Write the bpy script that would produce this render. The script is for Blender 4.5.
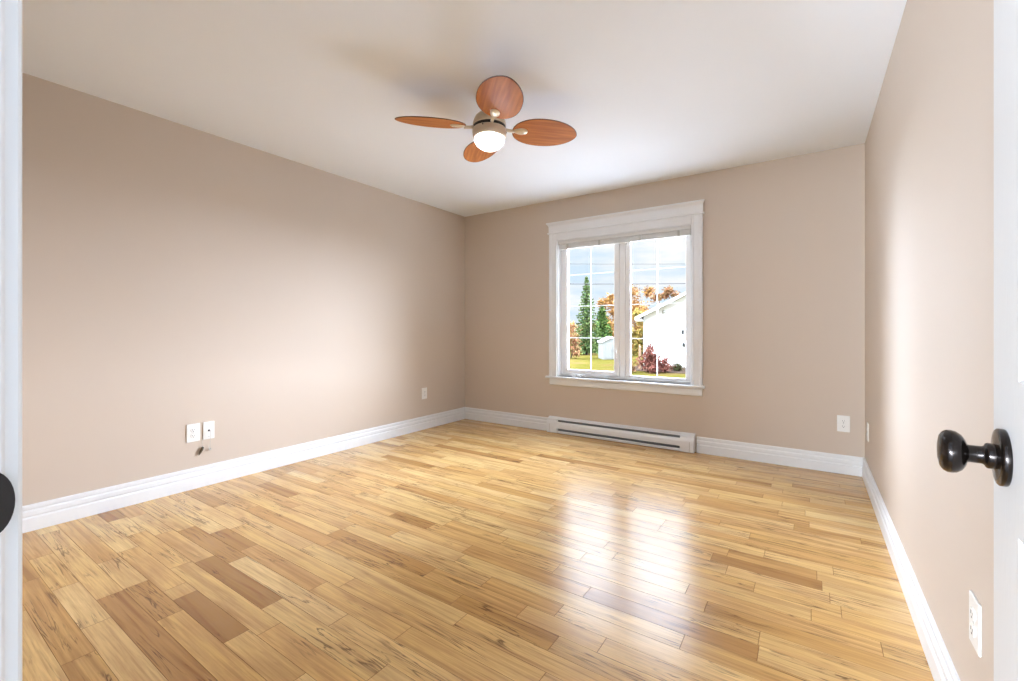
import bpy, bmesh, math, random
from mathutils import Vector, Matrix, noise

for o in list(bpy.data.objects):
    bpy.data.objects.remove(o)
SC = bpy.context.scene
COL = SC.collection
R = math.radians
PI = math.pi

# ------------------------------------------------------------------ room numbers
XL, XR, YB, YF, H = -3.467, 0.333, 4.131, 0.076, 2.44
CAMZ = 1.0764
GZ = -1.30            # garden level outside

def lin(r, g, b):
    f = lambda c: c / 12.92 if c <= 0.04045 else ((c + 0.055) / 1.055) ** 2.4
    return (f(r / 255), f(g / 255), f(b / 255), 1.0)

# ------------------------------------------------------------------ camera
cd = bpy.data.cameras.new('camera')
cam = bpy.data.objects.new('camera', cd)
COL.objects.link(cam)
cam.location = (0, 0, CAMZ)
cam.rotation_euler = (R(90), 0, R(33.942))
cd.sensor_fit = 'HORIZONTAL'
cd.sensor_width = 36.0
cd.lens = 442.9 / 1024 * 36
cd.shift_y = -10.95 / 1024
cd.clip_start = 0.01
cd.clip_end = 500
SC.camera = cam

# ------------------------------------------------------------------ colour management
SC.view_settings.view_transform = 'Standard'
SC.view_settings.look = 'None'
SC.view_settings.gamma = 1.0
SC.view_settings.use_curve_mapping = False
SC.view_settings.exposure = 0.26

# ------------------------------------------------------------------ sky
SKY_HIGH = 12.0                                   # high cloud deck against 1 near the horizon ahead
SKY_SIDE = 57.0                                  # bright lobes added either side of the view to light the room
SKY_TINT = (0.84, 0.96, 1.18, 1)
def make_world():
    w = bpy.data.worlds.new('sky')
    SC.world = w
    w.use_nodes = True
    nt = w.node_tree
    nt.nodes.clear()
    N, L = nt.nodes.new, nt.links.new
    def mth(op, a, b=None):
        n = N('ShaderNodeMath'); n.operation = op
        for i, v in enumerate((a, b)):
            if v is None: continue
            if isinstance(v, (int, float)): n.inputs[i].default_value = v
            else: L(v, n.inputs[i])
        return n.outputs[0]
    def smooth(v, a, b, lo=0.0, hi=1.0):
        n = N('ShaderNodeMapRange'); n.interpolation_type = 'SMOOTHSTEP'
        n.inputs['From Min'].default_value = a; n.inputs['From Max'].default_value = b
        n.inputs['To Min'].default_value = lo; n.inputs['To Max'].default_value = hi
        L(v, n.inputs['Value']); return n.outputs[0]
    tc = N('ShaderNodeTexCoord')
    sep = N('ShaderNodeSeparateXYZ'); L(tc.outputs['Generated'], sep.inputs[0])
    X, Y, Z = sep.outputs
    mp = N('ShaderNodeMapping'); mp.inputs['Scale'].default_value = (3.2, 3.2, 16.0)
    mp.inputs['Location'].default_value = (0.3, 0.1, 0.55)
    L(tc.outputs['Generated'], mp.inputs[0])
    nz = N('ShaderNodeTexNoise'); nz.inputs['Scale'].default_value = 1.3; nz.inputs['Detail'].default_value = 5
    nz.inputs['Roughness'].default_value = 0.55
    L(mp.outputs[0], nz.inputs['Vector'])
    cr = N('ShaderNodeValToRGB')
    cr.color_ramp.elements[0].position = 0.40; cr.color_ramp.elements[0].color = lin(214, 234, 252)
    cr.color_ramp.elements[1].position = 0.62; cr.color_ramp.elements[1].color = lin(252, 253, 255)
    L(nz.outputs['Fac'], cr.inputs[0])
    az = mth('ARCTAN2', X, Y)                      # 0 = straight out of the window, + = right
    right = mth('MULTIPLY', smooth(az, R(2), R(14)), smooth(az, R(66), R(40)))
    left = mth('MULTIPLY', smooth(mth('MULTIPLY', az, -1.0), R(33), R(43)), smooth(mth('MULTIPLY', az, -1.0), R(61), R(42)))
    back = smooth(Y, -0.05, 0.15)
    low = smooth(Z, 0.85, 0.30)
    side = mth('MULTIPLY', mth('MULTIPLY', mth('ADD', right, mth('MULTIPLY', left, 1.0)), back), low)
    high = smooth(Z, 0.23, 0.60)
    st = mth('ADD', mth('ADD', 0.90, mth('MULTIPLY', high, SKY_HIGH - 1.0)), mth('MULTIPLY', side, SKY_SIDE))
    mix = N('ShaderNodeMix'); mix.data_type = 'RGBA'
    L(mth('MINIMUM', mth('ADD', high, side), 1.0), mix.inputs[0]); L(cr.outputs[0], mix.inputs[6])
    mix.inputs[7].default_value = SKY_TINT
    bg = N('ShaderNodeBackground')
    L(mix.outputs[2], bg.inputs['Color']); L(st, bg.inputs['Strength'])
    out = N('ShaderNodeOutputWorld'); L(bg.outputs[0], out.inputs[0])
make_world()

def light(name, kind, loc, rot, energy, color=(1, 1, 1), **kw):
    ld = bpy.data.lights.new(name, kind)
    ld.energy = energy; ld.color = color
    for k, v in kw.items():
        setattr(ld, k, v)
    o = bpy.data.objects.new(name, ld); COL.objects.link(o)
    o.location = loc; o.rotation_euler = rot
    return o
light('sun', 'SUN', (0, -10, 20), (R(50), 0, R(-25)), 2.6, (1.0, 0.95, 0.86), angle=R(2))
# daylight portal in the window opening (guides the sky sampling, adds no light)
pt = light('window_portal', 'AREA', ((-2.2 - 0.872) / 2, YB + 0.30, 1.30), (R(-90), 0, 0), 1.0,
           shape='RECTANGLE', size=1.34, size_y=1.40)
pt.data.cycles.is_portal = True
# hallway behind the photographer: two unseen fill lights added to brighten the room
light('hallway_fill_point', 'POINT', (-1.05, -1.75, 1.10), (0, 0, 0), 400.0, (0.84, 0.97, 1.16), shadow_soft_size=0.15)
light('hallway_fill_area', 'AREA', (-1.00, -4.55, 1.00), (R(90), 0, 0), 255.0, (0.88, 0.98, 1.10),
      shape='RECTANGLE', size=1.5, size_y=1.9)

# ------------------------------------------------------------------ materials
def newmat(name):
    m = bpy.data.materials.new(name); m.use_nodes = True
    nt = m.node_tree
    b = nt.nodes['Principled BSDF']
    return m, nt, b

def mat(name, col, rough=0.5, metal=0.0, spec=0.5, noise_amt=0.0, noise_scale=20.0, bump=0.0, bump_scale=80.0, stretch=None, coat=0.0):
    m, nt, b = newmat(name)
    N, L = nt.nodes.new, nt.links.new
    b.inputs['Roughness'].default_value = rough
    b.inputs['Metallic'].default_value = metal
    b.inputs['Specular IOR Level'].default_value = spec
    b.inputs['Coat Weight'].default_value = coat
    tc = N('ShaderNodeTexCoord')
    src = tc.outputs['Object']
    if stretch:
        mp = N('ShaderNodeMapping'); mp.inputs['Scale'].default_value = stretch
        L(src, mp.inputs[0]); src = mp.outputs[0]
    nz = N('ShaderNodeTexNoise'); nz.inputs['Scale'].default_value = noise_scale; nz.inputs['Detail'].default_value = 4
    L(src, nz.inputs['Vector'])
    mx = N('ShaderNodeMix'); mx.data_type = 'RGBA'
    lo = tuple(max(0, c * (1 - noise_amt)) for c in col[:3]) + (1,)
    hi = tuple(min(1, c * (1 + noise_amt)) for c in col[:3]) + (1,)
    mx.inputs[6].default_value = lo; mx.inputs[7].default_value = hi
    L(nz.outputs['Fac'], mx.inputs[0]); L(mx.outputs[2], b.inputs['Base Color'])
    if bump > 0:
        n2 = N('ShaderNodeTexNoise'); n2.inputs['Scale'].default_value = bump_scale; n2.inputs['Detail'].default_value = 3
        L(src, n2.inputs['Vector'])
        bp = N('ShaderNodeBump'); bp.inputs['Strength'].default_value = bump; bp.inputs['Distance'].default_value = 0.002
        L(n2.outputs['Fac'], bp.inputs['Height']); L(bp.outputs[0], b.inputs['Normal'])
    return m

M_WALL = mat('taupe_wall_paint', lin(206, 190, 173), 0.55, spec=0.35, noise_amt=0.015, noise_scale=1.2, bump=0.10, bump_scale=160)
M_CEIL = mat('ceiling_paint', lin(244, 247, 250), 0.8, spec=0.2, noise_amt=0.01, noise_scale=2, bump=0.08, bump_scale=120)
M_HALL = mat('hallway_paint', lin(118, 121, 125), 0.7, spec=0.2)
M_TRIM = mat('white_trim_paint', lin(234, 234, 233), 0.35, spec=0.5, noise_amt=0.01, noise_scale=6)
M_VINYL = mat('white_window_vinyl', lin(246, 246, 245), 0.35, noise_amt=0.008, noise_scale=9)
M_DOOR = mat('white_door_paint', lin(214, 212, 208), 0.42, noise_amt=0.015, noise_scale=10, bump=0.35, bump_scale=22, stretch=(14, 14, 1.0))
M_HEATER = mat('heater_enamel', lin(238, 239, 239), 0.35, noise_amt=0.008, noise_scale=12)
M_DARKSLOT = mat('heater_inside', lin(118, 121, 125), 0.6, noise_amt=0.1, noise_scale=40)
M_PLATE = mat('outlet_plastic', lin(240, 238, 232), 0.3, noise_amt=0.005)
M_SLOT = mat('outlet_slot', lin(60, 58, 55), 0.6)
M_SCREW = mat('screw_metal', lin(190, 190, 186), 0.35, metal=0.7)
M_BRONZE = mat('oil_rubbed_bronze', lin(36, 29, 25), 0.24, metal=0.75, noise_amt=0.2, noise_scale=60, coat=0.3)
M_NICKEL = mat('brushed_nickel', lin(205, 190, 170), 0.30, metal=0.9, noise_amt=0.08, noise_scale=40, stretch=(1, 1, 30))
M_NICKEL_L = mat('bright_nickel', lin(224, 210, 186), 0.3, metal=0.75, noise_amt=0.05, noise_scale=30)
M_BLACK = mat('black_gap', lin(28, 24, 22), 0.5)
M_BLIND = mat('blind_vinyl', lin(226, 223, 217), 0.5, noise_amt=0.02, noise_scale=30)
def blind_mat():
    m, nt, b = newmat('blind_vinyl')
    N, L = nt.nodes.new, nt.links.new
    b.inputs['Base Color'].default_value = lin(236, 234, 229); b.inputs['Roughness'].default_value = 0.5
    t = N('ShaderNodeBsdfTranslucent'); t.inputs[0].default_value = lin(236, 232, 224)
    mx = N('ShaderNodeMixShader'); mx.inputs[0].default_value = 0.15
    L(b.outputs[0], mx.inputs[1]); L(t.outputs[0], mx.inputs[2]); L(mx.outputs[0], nt.nodes['Material Output'].inputs[0])
    return m
M_BLIND = blind_mat()
M_TAPE = mat('ladder_tape', lin(196, 192, 184), 0.7)
M_CORDW = mat('white_cord', lin(205, 200, 192), 0.5)
M_CORDD = mat('dark_plug', lin(96, 84, 62), 0.55, noise_amt=0.15, noise_scale=60)

def wood_blade():
    m, nt, b = newmat('cherry_blade_wood')
    N, L = nt.nodes.new, nt.links.new
    tc = N('ShaderNodeTexCoord')
    mp = N('ShaderNodeMapping'); mp.inputs['Scale'].default_value = (3.0, 40.0, 10.0)
    L(tc.outputs['Object'], mp.inputs[0])
    nz = N('ShaderNodeTexNoise'); nz.inputs['Scale'].default_value = 1.0; nz.inputs['Detail'].default_value = 6; nz.inputs['Distortion'].default_value = 0.5
    L(mp.outputs[0], nz.inputs['Vector'])
    cr = N('ShaderNodeValToRGB')
    cr.color_ramp.elements[0].position = 0.3; cr.color_ramp.elements[0].color = lin(158, 92, 42)
    cr.color_ramp.elements[1].position = 0.7; cr.color_ramp.elements[1].color = lin(200, 126, 64)
    L(nz.outputs['Fac'], cr.inputs[0]); L(cr.outputs[0], b.inputs['Base Color'])
    b.inputs['Roughness'].default_value = 0.6
    b.inputs['Specular IOR Level'].default_value = 0.2
    return m
M_BLADE = wood_blade()
M_BLADE_EDGE = mat('blade_edge', lin(84, 54, 36), 0.5)

def bowl_mat():
    m, nt, b = newmat('frosted_bowl_glass')
    N, L = nt.nodes.new, nt.links.new
    b.inputs['Base Color'].default_value = lin(248, 245, 240)
    b.inputs['Roughness'].default_value = 0.35
    t = N('ShaderNodeBsdfTransparent'); t.inputs[0].default_value = (1, 1, 1, 1)
    mx = N('ShaderNodeMixShader'); mx.inputs[0].default_value = 0.6
    L(t.outputs[0], mx.inputs[1]); L(b.outputs[0], mx.inputs[2])
    L(mx.outputs[0], nt.nodes['Material Output'].inputs[0])
    return m
M_BOWL = bowl_mat()

def glass_mat():
    m = bpy.data.materials.new('window_glass'); m.use_nodes = True
    nt = m.node_tree; nt.nodes.clear()
    N, L = nt.nodes.new, nt.links.new
    t = N('ShaderNodeBsdfTransparent'); t.inputs[0].default_value = (0.98, 0.985, 0.98, 1)
    g = N('ShaderNodeBsdfGlossy'); g.inputs['Roughness'].default_value = 0.02
    fr = N('ShaderNodeFresnel'); fr.inputs[0].default_value = 1.45
    mul = N('ShaderNodeMath'); mul.operation = 'MULTIPLY'; mul.inputs[1].default_value = 0.2
    L(fr.outputs[0], mul.inputs[0])
    mx = N('ShaderNodeMixShader'); L(mul.outputs[0], mx.inputs[0]); L(t.outputs[0], mx.inputs[1]); L(g.outputs[0], mx.inputs[2])
    o = N('ShaderNodeOutputMaterial'); L(mx.outputs[0], o.inputs[0])
    return m
M_GLASS = glass_mat()

def floor_mat():
    m, nt, b = newmat('birch_hardwood_planks')
    N, L = nt.nodes.new, nt.links.new
    at = N('ShaderNodeAttribute'); at.attribute_name = 'plank'      # r tone, g warmth, b seed
    sp = N('ShaderNodeSeparateColor'); L(at.outputs['Color'], sp.inputs[0])
    tc = N('ShaderNodeTexCoord')
    def off(scale):
        mp = N('ShaderNodeMapping'); mp.inputs['Scale'].default_value = scale
        L(tc.outputs['Object'], mp.inputs[0])
        cmb = N('ShaderNodeCombineXYZ')
        for i, k in enumerate((57.0, 91.0, 33.0)):
            mu = N('ShaderNodeMath'); mu.operation = 'MULTIPLY'; mu.inputs[1].default_value = k
            L(sp.outputs[2], mu.inputs[0]); L(mu.outputs[0], cmb.inputs[i])
        ad = N('ShaderNodeVectorMath'); ad.operation = 'ADD'
        L(mp.outputs[0], ad.inputs[0]); L(cmb.outputs[0], ad.inputs[1])
        return ad.outputs[0]
    def noise_(vec, scale, detail, dist=0.0, rough=0.5):
        n = N('ShaderNodeTexNoise'); n.inputs['Scale'].default_value = scale; n.inputs['Detail'].default_value = detail
        n.inputs['Distortion'].default_value = dist; n.inputs['Roughness'].default_value = rough
        L(vec, n.inputs['Vector']); return n.outputs['Fac']
    def math_(op, a, bb, clamp=False):
        n = N('ShaderNodeMath'); n.operation = op; n.use_clamp = clamp
        for i, v in enumerate((a, bb)):
            if isinstance(v, (int, float)): n.inputs[i].default_value = v
            else: L(v, n.inputs[i])
        return n.outputs[0]
    def ramp(fac, stops):
        r = N('ShaderNodeValToRGB')
        e = r.color_ramp.elements
        e[0].position, e[0].color = stops[0]; e[1].position, e[1].color = stops[-1]
        for p, c in stops[1:-1]:
            x = e.new(p); x.color = c
        L(fac, r.inputs[0]); return r.outputs[0]
    def mix(fac, a, bb, mode='MIX'):
        n = N('ShaderNodeMix'); n.data_type = 'RGBA'; n.blend_type = mode
        if isinstance(fac, (int, float)): n.inputs[0].default_value = fac
        else: L(fac, n.inputs[0])
        for i, v in ((6, a), (7, bb)):
            if isinstance(v, tuple): n.inputs[i].default_value = v
            else: L(v, n.inputs[i])
        return n.outputs[2]
    base = ramp(sp.outputs[0], [(0.0, lin(152, 108, 54)), (0.25, lin(192, 146, 80)), (0.5, lin(230, 187, 115)), (1.0, lin(245, 213, 150))])
    warm = mix(math_('MULTIPLY', sp.outputs[1], 0.4), base, lin(226, 174, 112), 'MIX')
    v1 = off((1.6, 26.0, 1.0))
    cloud = noise_(off((1.5, 7.0, 1.0)), 1.6, 3, 0.4)
    col = mix(math_('MULTIPLY', ramp(cloud, [(0.45, (0, 0, 0, 1)), (0.72, (1, 1, 1, 1))]), 0.55), warm, lin(186, 140, 90))
    grain = noise_(v1, 3.0, 6, 0.8, 0.6)
    col = mix(math_('MULTIPLY', ramp(grain, [(0.42, (0, 0, 0, 1)), (0.75, (1, 1, 1, 1))]), 0.45), col, lin(170, 122, 78))
    fine = noise_(off((1.3, 75.0, 1.0)), 2.2, 5, 0.3, 0.6)
    col = mix(math_('MULTIPLY', ramp(fine, [(0.44, (0, 0, 0, 1)), (0.68, (1, 1, 1, 1))]), 0.42), col, lin(170, 120, 66))
    band = noise_(off((0.55, 13.0, 1.0)), 1.6, 3, 1.2, 0.5)
    col = mix(math_('MULTIPLY', math_('MULTIPLY', ramp(band, [(0.5, (0, 0, 0, 1)), (0.66, (1, 1, 1, 1))]), math_('SUBTRACT', 1.1, sp.outputs[0])), 0.85), col, lin(150, 102, 56))
    # dark mineral streaks on some planks
    st = noise_(off((0.9, 16.0, 1.0)), 1.4, 4, 1.6, 0.55)
    ridge = math_('ABSOLUTE', math_('SUBTRACT', st, 0.5), 0.0)
    line = ramp(ridge, [(0.0, (1, 1, 1, 1)), (0.028, (0, 0, 0, 1))])
    gate = ramp(noise_(off((2.2, 3.0, 1.0)), 1.3, 2), [(0.48, (0, 0, 0, 1)), (0.58, (1, 1, 1, 1))])
    col = mix(math_('MULTIPLY', math_('MULTIPLY', line, gate), 0.85), col, lin(84, 52, 28))
    # seams carry their own darker finish (alpha of the attribute marks the groove faces)
    col = mix(math_('SUBTRACT', 1.0, at.outputs['Alpha']), col, lin(132, 92, 54))
    L(col, b.inputs['Base Color'])
    rr = math_('ADD', math_('MULTIPLY', noise_(off((1.0, 6.0, 1.0)), 2.0, 2), 0.08), 0.19)
    gap = math_('SUBTRACT', 1.0, at.outputs['Alpha'])          # grooves hold matt dirt instead of varnish
    L(math_('ADD', rr, math_('MULTIPLY', gap, 0.7)), b.inputs['Roughness'])
    L(math_('MULTIPLY', math_('POWER', at.outputs['Alpha'], 3.0), 0.55), b.inputs['Specular IOR Level'])
    bp = N('ShaderNodeBump'); bp.inputs['Strength'].default_value = 0.05; bp.inputs['Distance'].default_value = 0.001
    L(grain, bp.inputs['Height']); L(bp.outputs[0], b.inputs['Normal'])
    return m
M_FLOOR = floor_mat()

def leafmat(name, cols, rough=0.7):
    m, nt, b = newmat(name)
    N, L = nt.nodes.new, nt.links.new
    g = N('ShaderNodeNewGeometry')
    cr = N('ShaderNodeValToRGB')
    e = cr.color_ramp.elements
    e[0].position, e[0].color = 0.0, cols[0]
    e[1].position, e[1].color = 1.0, cols[-1]
    for i, c in enumerate(cols[1:-1]):
        x = e.new((i + 1) / (len(cols) - 1)); x.color = c
    L(g.outputs['Random Per Island'], cr.inputs[0]); L(cr.outputs[0], b.inputs['Base Color'])
    b.inputs['Roughness'].default_value = rough
    b.inputs['Specular IOR Level'].default_value = 0.0
    return m
M_SPRUCE = leafmat('spruce_needles', [(0.049, 0.089, 0.037, 1), (0.088, 0.138, 0.050, 1), (0.173, 0.214, 0.075, 1)])
M_EVER = leafmat('cedar_leaves', [(0.029, 0.070, 0.022, 1), (0.074, 0.133, 0.034, 1), (0.135, 0.199, 0.056, 1)])
M_AUT = leafmat('autumn_orange_leaves', [(0.170, 0.076, 0.034, 1), (0.289, 0.153, 0.060, 1), (0.408, 0.238, 0.068, 1), (0.238, 0.136, 0.085, 1)])
M_AUT2 = leafmat('autumn_rust_leaves', [(0.153, 0.060, 0.034, 1), (0.272, 0.128, 0.068, 1), (0.323, 0.187, 0.102, 1), (0.170, 0.153, 0.051, 1)])
M_AUT3 = leafmat('autumn_yellow_leaves', [(0.120, 0.120, 0.030, 1), (0.255, 0.195, 0.053, 1), (0.330, 0.210, 0.075, 1)])
M_RED = leafmat('burning_bush_leaves', [(0.1, 0.032, 0.028, 1), (0.17, 0.055, 0.045, 1), (0.22, 0.1, 0.07, 1), (0.13, 0.05, 0.04, 1)])
M_LOWGREEN = leafmat('low_shrub_leaves', [(0.03, 0.022, 0.015, 1), (0.04, 0.05, 0.018, 1), (0.07, 0.05, 0.03, 1)])
M_BARK = mat('grey_bark', (0.07, 0.058, 0.05, 1), 0.85, noise_amt=0.4, noise_scale=6)
M_POST = mat('pale_post_wood', (0.28, 0.17, 0.10, 1), 0.8, noise_amt=0.2, noise_scale=8)
M_SIDING = mat('white_siding', lin(225, 224, 220), 0.55, noise_amt=0.02, noise_scale=3)
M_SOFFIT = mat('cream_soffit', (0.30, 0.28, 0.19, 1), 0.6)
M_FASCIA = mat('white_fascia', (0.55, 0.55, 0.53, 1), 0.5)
M_ROOF = mat('grey_shingles', (0.06, 0.055, 0.05, 1), 0.9, noise_amt=0.3, noise_scale=14)
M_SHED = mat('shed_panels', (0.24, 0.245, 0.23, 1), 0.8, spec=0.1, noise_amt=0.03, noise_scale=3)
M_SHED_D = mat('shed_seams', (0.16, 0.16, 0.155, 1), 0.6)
M_LAMP_D = mat('dark_fixture', (0.02, 0.02, 0.02, 1), 0.5)
M_WIRE = mat('cable_sheath', (0.03, 0.03, 0.035, 1), 0.6)
M_MULCH = mat('mulch', (0.06, 0.042, 0.03, 1), 1.0, spec=0.0, noise_amt=0.5, noise_scale=9)

M_BOUNCE = mat('pale_bounce_surface', (0.69, 0.71, 0.73, 1), 1.0, spec=0.0, noise_amt=0.05, noise_scale=3)  # pale so the added slab outside reflects skylight indoors

def lawn_mat():
    m, nt, b = newmat('autumn_lawn')
    N, L = nt.nodes.new, nt.links.new
    tc = N('ShaderNodeTexCoord')
    n1 = N('ShaderNodeTexNoise'); n1.inputs['Scale'].default_value = 0.55; n1.inputs['Detail'].default_value = 6; n1.inputs['Roughness'].default_value = 0.65
    L(tc.outputs['Object'], n1.inputs['Vector'])
    cr = N('ShaderNodeValToRGB')
    e = cr.color_ramp.elements
    e[0].position, e[0].color = 0.35, (0.055, 0.050, 0.010, 1)
    e[1].position, e[1].color = 0.66, (0.095, 0.062, 0.026, 1)
    x = e.new(0.5); x.color = (0.080, 0.066, 0.014, 1)
    L(n1.outputs['Fac'], cr.inputs[0]); L(cr.outputs[0], b.inputs['Base Color'])
    b.inputs['Roughness'].default_value = 1.0
    b.inputs['Specular IOR Level'].default_value = 0.0
    return m
M_LAWN = lawn_mat()

# ------------------------------------------------------------------ mesh helpers
class MB:
    def __init__(self):
        self.bm = bmesh.new()
        self.mi = 0
    def box(self, x0, x1, y0, y1, z0, z1, bev=0.0, seg=2, mi=0):
        b2 = bmesh.new()
        bmesh.ops.create_cube(b2, size=1.0)
        for v in b2.verts:
            v.co = Vector(((x0 + x1) / 2 + v.co.x * (x1 - x0), (y0 + y1) / 2 + v.co.y * (y1 - y0), (z0 + z1) / 2 + v.co.z * (z1 - z0)))
        if bev > 0:
            bmesh.ops.bevel(b2, geom=b2.edges[:], offset=bev, segments=seg, profile=0.5, affect='EDGES')
        self.merge(b2, mi=mi)
        return self
    def merge(self, b2, mat4=None, mi=0):
        vm = {}
        for v in b2.verts:
            co = v.co if mat4 is None else mat4 @ v.co
            vm[v] = self.bm.verts.new(co)
        for f in b2.faces:
            try:
                nf = self.bm.faces.new([vm[v] for v in f.verts])
                nf.material_index = mi if mi else f.material_index
                nf.smooth = f.smooth
            except ValueError:
                pass
        b2.free()
        return self
    def lathe(self, prof, seg=40, axis='Z', origin=(0, 0, 0), smooth=True, cap=False, mi=0):
        o = Vector(origin)
        rings = []
        for r, h in prof:
            ring = []
            if r < 1e-6:
                p = {'Z': Vector((0, 0, h)), 'Y': Vector((0, h, 0)), 'X': Vector((h, 0, 0))}[axis]
                ring = [self.bm.verts.new(o + p)]
            else:
                for k in range(seg):
                    a = 2 * PI * k / seg
                    c, s = r * math.cos(a), r * math.sin(a)
                    p = {'Z': Vector((c, s, h)), 'Y': Vector((s, h, c)), 'X': Vector((h, c, s))}[axis]
                    ring.append(self.bm.verts.new(o + p))
            rings.append(ring)
        for a, b in zip(rings[:-1], rings[1:]):
            for k in range(seg):
                k2 = (k + 1) % seg
                if len(a) == 1 and len(b) == 1: continue
                if len(a) == 1: vs = [a[0], b[k], b[k2]]
                elif len(b) == 1: vs = [a[k], b[0], a[k2]]
                else: vs = [a[k], b[k], b[k2], a[k2]]
                try:
                    f = self.bm.faces.new(vs); f.smooth = smooth; f.material_index = mi
                except ValueError: pass
        if cap:
            for r in (rings[0], rings[-1]):
                if len(r) > 2:
                    f = self.bm.faces.new(r); f.material_index = mi
        return self
    def tube(self, pts, rad, seg=8, mi=0, caps=True):
        pts = [Vector(p) for p in pts]
        rads = rad if isinstance(rad, (list, tuple)) else [rad] * len(pts)
        rings = []
        up = Vector((0.13, 0.31, 0.94)).normalized()
        for i, p in enumerate(pts):
            d = (pts[min(i + 1, len(pts) - 1)] - pts[max(i - 1, 0)])
            d = d.normalized() if d.length > 1e-9 else Vector((0, 0, 1))
            u = d.cross(up)
            if u.length < 1e-3: u = d.cross(Vector((1, 0, 0)))
            u.normalize(); w = d.cross(u)
            rings.append([self.bm.verts.new(p + (u * math.cos(2 * PI * k / seg) + w * math.sin(2 * PI * k / seg)) * rads[i]) for k in range(seg)])
        for a, b in zip(rings[:-1], rings[1:]):
            for k in range(seg):
                f = self.bm.faces.new([a[k], a[(k + 1) % seg], b[(k + 1) % seg], b[k]]); f.smooth = True; f.material_index = mi
        if caps:
            self.bm.faces.new(rings[0][::-1]).material_index = mi
            self.bm.faces.new(rings[-1]).material_index = mi
        return self
    def prism(self, outline, ext, mi=0):
        """closed outline (list of 3D points) extruded along vector ext"""
        e = Vector(ext)
        a = [self.bm.verts.new(Vector(p)) for p in outline]
        b = [self.bm.verts.new(Vector(p) + e) for p in outline]
        n = len(a)
        self.bm.faces.new(a[::-1]).material_index = mi
        self.bm.faces.new(b).material_index = mi
        for k in range(n):
            self.bm.faces.new([a[k], a[(k + 1) % n], b[(k + 1) % n], b[k]]).material_index = mi
        return self
    def loft(self, rows, closed=True, caps=True, mi=0, smooth=False):
        rs = [[self.bm.verts.new(Vector(p)) for p in r] for r in rows]
        n = len(rs[0])
        for a, b in zip(rs[:-1], rs[1:]):
            for k in range(n if closed else n - 1):
                f = self.bm.faces.new([a[k], a[(k + 1) % n], b[(k + 1) % n], b[k]]); f.material_index = mi; f.smooth = smooth
        if caps and closed:
            self.bm.faces.new(rs[0][::-1]).material_index = mi
            self.bm.faces.new(rs[-1]).material_index = mi
        return self
    def ring(self, o, i, y0, y1, bev=0.0):
        """rectangular frame in the XZ plane: o, i = (x0,x1,z0,z1) outer and inner, depth y0..y1"""
        oc = [(o[0], o[2]), (o[1], o[2]), (o[1], o[3]), (o[0], o[3])]
        ic = [(i[0], i[2]), (i[1], i[2]), (i[1], i[3]), (i[0], i[3])]
        if bev <= 0:
            loops = [(oc, y0), (oc, y1), (ic, y1), (ic, y0)]
        else:
            sh = lambda c, s: [(c[0][0] + s, c[0][1] + s), (c[1][0] - s, c[1][1] + s), (c[2][0] - s, c[2][1] - s), (c[3][0] + s, c[3][1] - s)]
            loops = [(oc, y0 + bev), (oc, y1 - bev), (sh(oc, bev), y1), (sh(ic, -bev), y1), (ic, y1 - bev), (ic, y0 + bev), (sh(ic, -bev), y0), (sh(oc, bev), y0)]
        L = [[self.bm.verts.new((c[0], y, c[1])) for c in cs] for cs, y in loops]
        n = len(L)
        for k in range(n):
            a, b = L[k], L[(k + 1) % n]
            for j in range(4):
                self.bm.faces.new([a[j], a[(j + 1) % 4], b[(j + 1) % 4], b[j]])
        return self
    def build(self, name, mats, parent=None, smooth_angle=None):
        bmesh.ops.recalc_face_normals(self.bm, faces=self.bm.faces[:])
        me = bpy.data.meshes.new(name)
        self.bm.to_mesh(me); self.bm.free()
        for m in (mats if isinstance(mats, (list, tuple)) else [mats]):
            me.materials.append(m)
        o = bpy.data.objects.new(name, me); COL.objects.link(o)
        if parent is not None: o.parent = parent
        return o

def tag(o, label=None, cat=None, group=None, kind=None):
    if label: o['label'] = label
    if cat: o['category'] = cat
    if group: o['group'] = group
    if kind: o['kind'] = kind
    return o

def empty(name, loc=(0, 0, 0), rz=0.0):
    o = bpy.data.objects.new(name, None); COL.objects.link(o)
    o.location = loc; o.rotation_euler = (0, 0, rz); o.empty_display_size = 0.1
    return o

def struct(o):
    o['kind'] = 'structure'
    return o

def kids(o):
    return [c for c in bpy.data.objects if c.parent == o]

def copy_tree(o, parent=None):
    c = o.copy(); COL.objects.link(c)
    if parent is not None: c.parent = parent
    for ch in kids(o):
        copy_tree(ch, c)
    return c

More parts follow.
